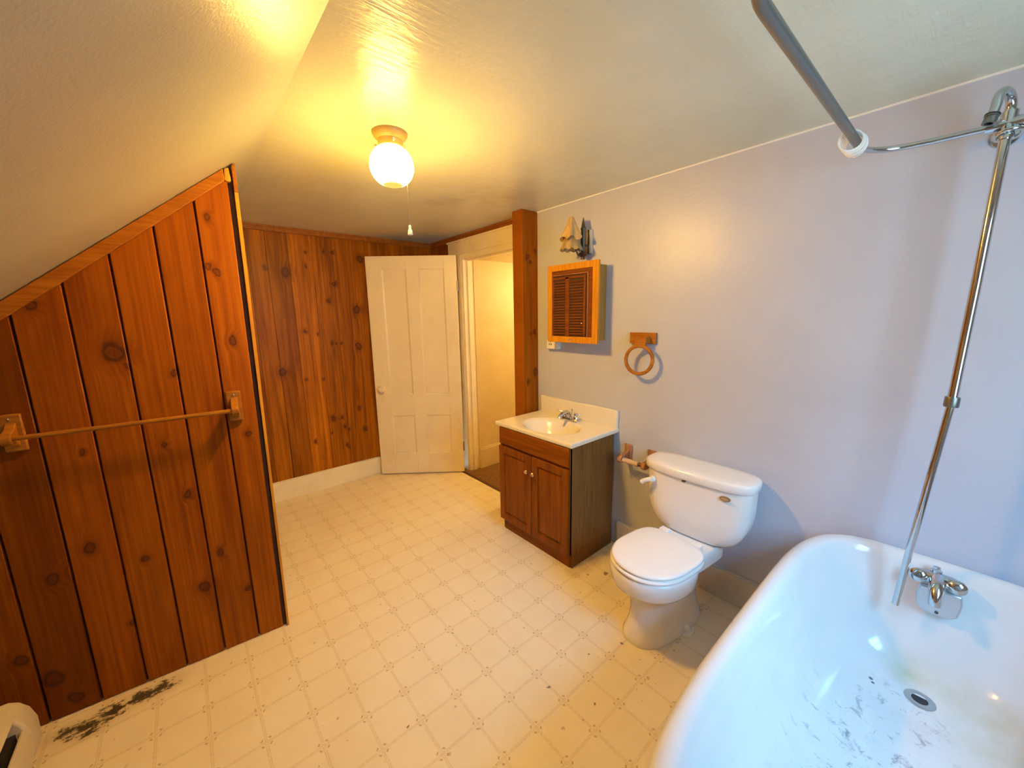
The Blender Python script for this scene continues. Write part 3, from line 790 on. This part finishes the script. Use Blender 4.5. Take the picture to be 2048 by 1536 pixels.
# ------------------------------------------------------------------ toilet paper holder
TP = thing('toilet_paper_holder', 'wooden toilet paper holder with an empty roller on the blue wall between vanity and toilet', 'toilet paper holder', (WX, 1.21, .66))
for y in (1.290, 1.130):
    b = MB(); b.box(WX-.014, WX+.0005, y-.026, y+.026, .600, .722)
    b.build('wall_plate', M['tp_wood'], TP, bevel=.004)
    b = MB(); b.prism([(WX-.012, y-.012, .690), (2.02, y-.012, .672), (1.99, y-.012, .664), (1.965, y-.012, .668), (1.950, y-.012, .655), (1.948, y-.012, .638), (1.960, y-.012, .624), (1.985, y-.012, .622), (2.02, y-.012, .630), (WX-.012, y-.012, .640)], (0, .024, 0))
    b.build('arm', M['tp_wood'], TP, bevel=.003)
b = MB(); b.tube([(1.970, 1.168, .645), (1.970, 1.272, .645)], .0155, 20)
rl = b.build('roller', M['tp_roll'], TP, bevel=.002)
b = MB(); b.tube([(1.970, 1.144, .645), (1.970, 1.168, .645)], .012, 16)
b.build('roller_end', M['dark_metal'], rl)

# ------------------------------------------------------------------ toilet
TO = thing('toilet', 'white two piece toilet with closed lid beside the vanity', 'toilet', (1.70, .80, 0))
TC = .800
def rotp(p, a=math.radians(-6.5), c=(1.86, TC-.004)):
    x, y, z = p; dx_, dy_ = x-c[0], y-c[1]
    return (c[0] + dx_*math.cos(a) - dy_*math.sin(a), c[1] + dx_*math.sin(a) + dy_*math.cos(a), z)
def R_(ring): return [rotp(p) for p in ring]
def tsel(xf, xb, hw, z, nf=2.3, nb_=3.0, m=72): return R_(sel(xf, xb, TC-hw, TC+hw, z, nf, nb_, m))
b = MB()
b.loft([tsel(1.425, 1.905, .115, .0, 2.4, 3), tsel(1.422, 1.908, .118, .012, 2.4, 3), tsel(1.430, 1.900, .110, .030, 2.4, 3), tsel(1.450, 1.885, .098, .09, 2.3, 2.8),
        tsel(1.458, 1.875, .094, .14, 2.3, 2.8), tsel(1.452, 1.865, .100, .19, 2.2, 2.6), tsel(1.435, 1.84, .118, .235, 2.2, 2.5), tsel(1.410, 1.81, .142, .262, 2.2, 2.4), tsel(1.390, 1.79, .157, .276, 2.2, 2.3),
        tsel(1.378, 1.78, .168, .283, 2.2, 2.3), tsel(1.370, 1.775, .175, .30, 2.2, 2.4), tsel(1.364, 1.77, .180, .345, 2.2, 2.5), tsel(1.364, 1.77, .181, .368, 2.2, 2.5), tsel(1.370, 1.765, .176, .378, 2.2, 2.5), tsel(1.38, 1.755, .166, .380, 2.2, 2.5)])
bowl = b.build('bowl', M['porcelain'], TO, ang=55)
b = MB()
for r in (0,):
    b.loft([R_(sel(1.66, 2.02, TC-.125, TC+.125, z, 5, 5, 48)) for z in (.30, .372)] + [R_(sel(1.665, 2.015, TC-.12, TC+.12, .3785, 5, 5, 48))])
b.build('tank_shelf', M['porcelain'], TO, ang=40)
for sg in (-1, 1):
    b = MB(); p = rotp((1.70, TC+sg*.112, .012)); b.lathe([(.022, 0), (.020, .012), (.012, .022), (0, .025)], p, (0,0,1), 20)
    b.loft([R_(sel(1.655, 1.745, TC+sg*.112-.03, TC+sg*.112+.03, z, 2.2, 2.2, 32)) for z in (.001, .012)])
    b.build('bolt_cap', M['porcelain'], TO)
b = MB()
def seat(xf, xb, hw, z0, z1, rr):
    return [tsel(xf+rr, xb-rr*.4, hw-rr, z0, 2.15, 4.2), tsel(xf, xb, hw, z0+rr, 2.15, 4.2), tsel(xf, xb, hw, z1-rr, 2.15, 4.2), tsel(xf+rr*.8, xb-rr*.4, hw-rr*.8, z1-rr*.2, 2.15, 4.2), tsel(xf+rr*2, xb-rr, hw-rr*2, z1, 2.15, 4.2)]
b.loft(seat(1.360, 1.765, .180, .3805, .399, .006))
b.build('seat', M['seat'], TO, ang=55)
b = MB(); b.loft(seat(1.366, 1.768, .176, .4000, .420, .007) + [tsel(1.48, 1.72, .09, .4225, 2.2, 4)])
b.build('lid', M['seat'], TO, ang=55)
for sg in (-1, 1):
    b = MB(); c_ = rotp((1.782, TC+sg*.085, .402)); ax_ = Vector(rotp((1, 0, 0), c=(0, 0))); ay_ = Vector((-ax_.y, ax_.x, 0))
    b.obox(c_, ax_, ay_, (0,0,1), .018, .026, .022)
    b.build('hinge', M['seat'], TO, bevel=.005, seg=3)
# tank
TKX1 = WX-.012
def tk(hw, xf, z, n=5.): return sel(xf, TKX1, TC-hw, TC+hw, z, 3.8, 4.5, 80)
b = MB()
tank_prof = []
for i in range(15):
    q = i/14; a = q*PI/2
    z = .386 + .215*(1-math.cos(a))
    hw = .125 + .130*math.sin(a)**.72
    xf = 1.872 - .036*math.sin(a)
    tank_prof.append((hw, xf, z))
tank_prof = [(.105, 1.885, .3835)] + tank_prof + [(.257, 1.834, .69), (.257, 1.834, .6995)]
b.loft([tk(*q) for q in tank_prof])
tank = b.build('tank', M['porcelain'], TO, ang=50)
b = MB(); b.loft([sel(1.840, TKX1-.004, TC-.250, TC+.250, z, 3.8, 4.5, 80) for z in (.6990, .7050)])
b.build('lid_gap_shade', M['black'], TO)  # black slab standing in for the shade in the slit under the lid
b = MB()
b.loft([sel(1.817+e, TKX1+.002-e, TC-.272+e, TC+.272-e, z, 3.3, 3.6, 80) for e, z in ((.004, .7035), (0, .708), (0, .738), (.004, .746), (.014, .7505), (.05, .752))])
b.build('tank_lid', M['porcelain'], TO, ang=50)
b = MB(); b.lathe([(0, 0), (.017, 0), (.017, .006), (.011, .012), (.010, .02), (0, .02)], (1.838, TC+.200, .650), (-1,0,0), 20)
b.tube([(1.822, TC+.200, .650), (1.816, TC+.216, .647), (1.812, TC+.236, .637), (1.810, TC+.250, .624)], [.012, .011, .0115, .012], 14)
b.build('flush_lever', M['plastic'], tank)
def ell(b, c, ry, rz, x0, x1, seg=32):
    b.prism([(x0, c[0]+ry*math.cos(2*PI*i/seg), c[1]+rz*math.sin(2*PI*i/seg)) for i in range(seg)], (x1-x0, 0, 0))
b = MB(); ell(b, (TC-.165, .668), .024, .012, 1.8305, 1.838)
bd = b.build('badge', M['badge'], tank)
b = MB(); ell(b, (TC-.165, .668), .017, .0065, 1.8298, 1.8308)
b.build('badge_face', M['badge_rim'], bd)
b = MB(); ell(b, (TC+.03, .694), .010, .005, 1.826, 1.838, 14)
b.build('chip', M['dark_metal'], tank)

# ------------------------------------------------------------------ bathtub
BT = thing('bathtub', 'white cast iron roll rim bathtub with scuffed floor in the right foreground', 'bathtub', (TX, TY, 0))
X0, X1, HB = .455, WX-.004, .415
def tr(d, z, n0=4.0, n1=3.9, m=120, k=1.0):
    return sel(X0+d, X1-d*k, TY-HB+d, TY+HB-d, z, n0, n1, m)
prof = [(.30, .128, 1), (.22, .132, .9), (.15, .165, .8), (.11, .23, .7), (.085, .34, .6), (.065, .46, .6), (.050, .535, .6), (.040, .556, .7), (.022, .560, 1), (.008, .566, 1), (.0, .580, 1), (.002, .594, 1), (.012, .604, 1), (.028, .609, 1), (.044, .606, 1), (.058, .594, 1), (.067, .572, 1),
        (.078, .50, 1), (.098, .38, 1), (.118, .30, 1), (.150, .243, 1), (.19, .216, 1), (.24, .206, 1), (.30, .203, 1), (.36, .201, 1)]
rings = []
for d_, z_, k_ in prof:
    n_ = 4.4 if z_ > .5 else (3.6 if d_ < .16 else 3.0)
    # floor end slope: the camera end slopes more
    xx0 = X0 + d_*(1.0 if z_ > .5 else 1.0 + .5*(1-(z_-.13)/.45))
    rings.append(sel(xx0, X1-d_*k_, TY-HB+d_, TY+HB-d_, z_, n_, n_ if z_ > .5 else n_, 140))
b = MB(); b.loft(rings, True, True)
tub = b.build('basin', M['tub'], BT, ang=70)
DX, DY = 1.772, -.052
b = MB(); b.lathe([(.012, .2035), (.020, .204), (.030, .2075), (.0385, .206), (.040, .2035)], (DX, DY, 0), (0,0,1), 36, caps=False)
dr = b.build('drain', plain('brushed_drain_metal', (.50,.53,.54), .3, 1.0), BT)
b = MB(); b.lathe([(.021, .2045), (.0, .2043)], (DX, DY, 0), (0,0,1), 24)
b.build('drain_hole', M['black'], dr)
for sx_ in (.86, 1.72):
    for sg in (-1, 1):
        b = MB(); y_ = TY + sg*.24
        b.tube([(sx_, y_, .165), (sx_, y_+sg*.03, .12), (sx_, y_+sg*.045, .07), (sx_, y_+sg*.03, .03), (sx_, y_+sg*.045, .012)], [.045, .035, .024, .022, .03], 14)
        b.build('foot', M['steel'], BT)

# tub faucet on the drain end
FA = thing('tub_faucet', 'chrome two handle tub faucet on the inside end of the bathtub', 'faucet', (1.95, -.045, .53))
FYC = -.043; fx = 1.955
b = MB()
b.tube([(fx, FYC+.054, .566), (fx-.004, FYC+.03, .572), (fx-.004, FYC-.03, .572), (fx, FYC-.058, .566)], [.020, .0225, .0225, .020], 18)
b.lathe([(0, 0), (.016, 0), (.016, .012), (.010, .016), (.010, .024), (0, .026)], (fx+.004, FYC+.006, .588), (.2,0,1), 18)
b.tube([(fx+.03, FYC+.04, .56), (fx-.002, FYC+.04, .568)], .014, 14); b.tube([(fx+.03, FYC-.04, .56), (fx-.002, FYC-.04, .568)], .014, 14)
fb = b.build('valve_body', M['chrome'], FA)
b = MB(); b.tube([(fx-.004, FYC, .576), (fx-.034, FYC-.001, .566), (fx-.062, FYC-.002, .548), (fx-.078, FYC-.003, .522), (fx-.080, FYC-.003, .508)], [.021, .021, .020, .0175, .016], 18)
b.build('spout', M['chrome'], FA)
for sg in (-1, 1):
    c0 = Vector((fx-.010, FYC+sg*.046, .568)); ad = Vector((-.80, sg*.06, .32)).normalized()
    b = MB(); b.lathe([(0, -.012), (.012, -.010), (.013, .004), (.019, .010), (.024, .016), (.024, .022), (.018, .028), (.008, .030), (0, .030)], c0, ad, 24)
    h = b.build('handle', M['chrome'], FA)
    b = MB(); b.lathe([(0, .030), (.008, .030), (.007, .033), (0, .0335)], c0, ad, 14)
    b.build('index_button', M['steel'], h)
b = MB(); 
pts = [(-.052, .535), (.052, .535), (.056, .50), (.050, .455), (.030, .440), (-.030, .440), (-.050, .455), (-.056, .50)]
b.prism([(1.945+(.535-z)*-.12, FYC+y-.012, z) for y, z in pts], (.014, 0, .003))
op = b.build('overflow_plate', plain('worn_chrome_plate', (.62,.66,.70), .30, 1.0), FA, bevel=.006, seg=3)
b = MB(); b.lathe([(0, 0), (.005, 0), (.005, .003), (0, .004)], (1.935, FYC-.012, .453), (-1,0,.1), 12)
b.build('screw', M['dark_metal'], op)

# shower riser with ring
RX, RZ = 1.925, 2.045
SR = thing('shower_riser', 'tall chrome shower riser with gooseneck and curtain rail loop above the bathtub', 'shower', (1.90, .04, .45))
b = MB(); b.tube([(1.893, .046, .448), (1.898, .036, .65), (1.905, .018, .95), (1.912, .001, 1.22)], .0105, 18)
b.build('lower_pipe', M['chrome'], SR)
b = MB(); b.tube([(1.912, .001, 1.22), (1.918, -.004, 1.6), (RX, -.007, RZ)], .0125, 18)
b.build('upper_pipe', M['chrome'], SR)
b = MB(); b.lathe([(.0, -.017), (.0175, -.017), (.0185, -.012), (.0185, .012), (.0175, .017), (0, .017)], (1.912, .001, 1.222), (.02,-.02,1), 20)
b.build('coupling', M['steel'], SR)
b = MB()
b.tube([(RX, .035, RZ+.012), (RX, -.05, RZ+.012)], .0175, 18)
b.tube([(RX, -.007, RZ-.03), (RX, -.007, RZ+.045)], .0175, 18)
b.tube([(RX, -.007, RZ+.01), (WX-.001, -.007, RZ+.01)], .0095, 14)
b.lathe([(0, 0), (.032, 0), (.030, .008), (.012, .012), (0, .012)], (WX-.001, -.007, RZ+.01), (-1,0,0), 24)
b.torus((RX-.002, -.012, RZ-.018), (.3,.1,1), .026, .006, 1, 28, 10)
b.build('cross_fitting', M['chrome'], SR)
b = MB()
gp = []
for i in range(13):
    a = PI*i/12*1.05
    gp.append((RX-.042+.042*math.cos(a), -.007+.014*(1-math.cos(a)), RZ+.052+.038*math.sin(a)))
gp = [(RX, -.007, RZ+.04)] + gp + [(gp[-1][0]-.004, gp[-1][1]+.004, gp[-1][2]-.022)]
b.tube(gp, .0115, 16)
gn_ = b.build('gooseneck', M['chrome'], SR)
e = Vector(gp[-1]); ed = (Vector(gp[-1]) - Vector(gp[-2])).normalized()
b = MB(); b.lathe([(.0085, 0), (.0155, 0), (.0155, .007), (.012, .008), (.012, .013), (.0145, .014), (.0145, .026), (.009, .026), (.009, .004)], e, ed, 20, caps=False)
b.build('threaded_end', M['steel'], gn_)
b = MB(); b.lathe([(.0088, .005), (0, .0051)], e, ed, 16); b.lathe([(.0158, .0005), (.0158, .0045)], e, ed, 20, caps=False)
b.build('rubber_washer', M['black'], gn_)
# rail loop
RY = .302; XA, XB = .70, RX; rr = .13
ZR = RZ+.012
def arc(cx, cy, r, a0, a1, n=10): return [(cx+r*math.cos(a0+(a1-a0)*i/n), cy+r*math.sin(a0+(a1-a0)*i/n), ZR) for i in range(n+1)]
yc = -.007
half = [(XB, yc+.03, ZR)] + [(XB-.002, yc+.10, ZR), (XB-.005, yc+.15, ZR)] + arc(XB-.012-rr, RY-rr, rr, math.radians(8), PI/2, 12)
b = MB(); b.tube(half, .0095, 16)
b.build('rail_arm', M['chrome'], SR)
half2 = [(x, 2*yc-y, z) for x, y, z in half]
b = MB(); b.tube(half2, .0095, 16)
b.build('rail_arm', M['chrome'], SR)
x_s = half[-1][0]; r2 = .16
full = [(x_s+.02, RY, ZR)] + arc(XA+r2, RY-r2, r2, PI/2, PI, 12) + arc(XA+r2, 2*yc-RY+r2, r2, PI, 1.5*PI, 12) + [(x_s+.02, 2*yc-RY, ZR)]
b = MB(); b.tube(full, .0128, 18)
b.build('rail_loop', M['steel'], SR)
# ceiling support for the rail at the camera end
b = MB(); b.tube([(XA, yc, ZR), (XA, yc, ZC-.002)], .006, 10); b.lathe([(0, 0), (.02, 0), (.02, -.006), (0, -.01)], (XA, yc, ZC-.001), (0,0,1), 18)
b.build('ceiling_support', M['steel'], SR)

# curtain rings
lab = ['white plastic shower curtain ring on the rail corner, nearest the straight rail',
       'white plastic shower curtain ring on the rail corner, second in the bunch',
       'white plastic shower curtain ring on the rail corner, third in the bunch',
       'white plastic shower curtain ring on the rail corner, fourth in the bunch',
       'white plastic shower curtain ring on the rail corner, fifth in the bunch',
       'white plastic shower curtain ring on the rail corner, last before the curved arm']
b = MB(); b.torus((0,0,0), (1,0,0), .0300, .0026, 1, 36, 8)
r0 = b.build('curtain_ring', M['ring_white'])
for i in range(6):
    o_ = r0 if i == 0 else r0.copy()
    if i: COL.objects.link(o_)
    x = 1.652 + .0145*i
    o_.location = (x, RY + (.001 if i < 3 else -.001), ZR - .0300 + .0128 + .0030)
    o_.rotation_euler = (0, [.09,.05,.08,.02,.05,-.01][i], [.40,.27,.13,-.01,-.16,-.30][i])
    tag(o_, lab[i], 'curtain ring', 'shower curtain rings')

# ------------------------------------------------------------------ lights and world
Wd = bpy.data.worlds.new('sky'); S.world = Wd; Wd.use_nodes = True
n = Wd.node_tree.nodes; n.clear(); lk = Wd.node_tree.links
out = n.new('ShaderNodeOutputWorld'); bg = n.new('ShaderNodeBackground'); lk.new(bg.outputs[0], out.inputs[0])
tc = n.new('ShaderNodeTexCoord'); sp_ = n.new('ShaderNodeSeparateXYZ'); lk.new(tc.outputs['Generated'], sp_.inputs[0])
rp = n.new('ShaderNodeValToRGB'); mr = n.new('ShaderNodeMapRange'); mr.inputs[1].default_value = -1; mr.inputs[2].default_value = 1
lk.new(sp_.outputs[2], mr.inputs[0]); lk.new(mr.outputs[0], rp.inputs[0])
cr = rp.color_ramp; cr.elements[0].position = .67; cr.elements[0].color = (.12,.20,.26,1); cr.elements[1].position = .86; cr.elements[1].color = (.23,.57,1.0,1)
lk.new(rp.outputs[0], bg.inputs[0])
# made-up dimming of the sky to one side, keeps daylight off the left floor
m2 = n.new('ShaderNodeMapRange'); m2.interpolation_type = 'SMOOTHSTEP'
for i_, q_ in enumerate((.05, .42, 19.0, 5.0)): m2.inputs[1+i_].default_value = q_
lk.new(sp_.outputs[0], m2.inputs[0]); lk.new(m2.outputs[0], bg.inputs[1])

def light(kind, name, loc, energy, color, **k):
    l = bpy.data.lights.new(name, kind); l.energy = energy; l.color = color
    for a, v in k.items(): setattr(l, a, v)
    o = bpy.data.objects.new(name, l); COL.objects.link(o); o.location = loc
    return o
pl = light('AREA', 'window_portal', ((WX0+WX1)/2, YB-.09, (WZ0+WZ1)/2), 10, (1,1,1), shape='RECTANGLE', size=WX1-WX0, size_y=WZ1-WZ0)
pl.rotation_euler = (PI/2, 0, 0)   # facing +y
pl.data.cycles.is_portal = True
light('POINT', 'hall_bulb', (3.05, 2.42, 1.80), 15, (1.0, .54, .17), shadow_soft_size=.08)

# ------------------------------------------------------------------ camera
F, yaw, pitch, roll = 771.47, .70622750, -.17669884, -.01792886
cy, sy_, cp, sp2 = math.cos(yaw), math.sin(yaw), math.cos(pitch), math.sin(pitch)
f = Vector((sy_*cp, cy*cp, sp2)); r0_ = Vector((cy, -sy_, 0)); u0 = r0_.cross(f)
rt = r0_*math.cos(roll) + u0*math.sin(roll); up = -r0_*math.sin(roll) + u0*math.cos(roll)
cam = bpy.data.cameras.new('camera'); cam.sensor_width = 36; cam.lens = F/2048*36; cam.clip_start = .02
co = bpy.data.objects.new('camera', cam); COL.objects.link(co)
mw_ = Matrix((rt, up, -f)).transposed().to_4x4(); mw_.translation = Vector((0, 0, 1.53))
co.matrix_world = mw_
S.camera = co
S.view_settings.view_transform = 'Standard'
S.view_settings.look = 'None'
S.view_settings.exposure = 0.0
S.view_settings.gamma = 1.0
EXPO, LMAX = 3.55, 4.0
S.view_settings.use_curve_mapping = True
cm = S.view_settings.curve_mapping
cm.extend = 'HORIZONTAL'; cm.clip_max_x = 1; cm.clip_max_y = 1; cm.use_clip = True
cm.white_level = (LMAX/EXPO,)*3
cv = cm.curves[3]
def shoulder(L): return min(1.0, L*(1 + L/16)/(1 + .42*L))
for L_ in (.03, .1, .25, .5, .8, 1.1, 1.4, 1.62):
    cv.points.new(L_/LMAX, shoulder(L_))
cv.points[-1].location = (1, 1)
cm.update()
S.cycles.use_denoising = True
S.cycles.max_bounces = 10
S.cycles.diffuse_bounces = 6
S.cycles.sample_clamp_indirect = 6
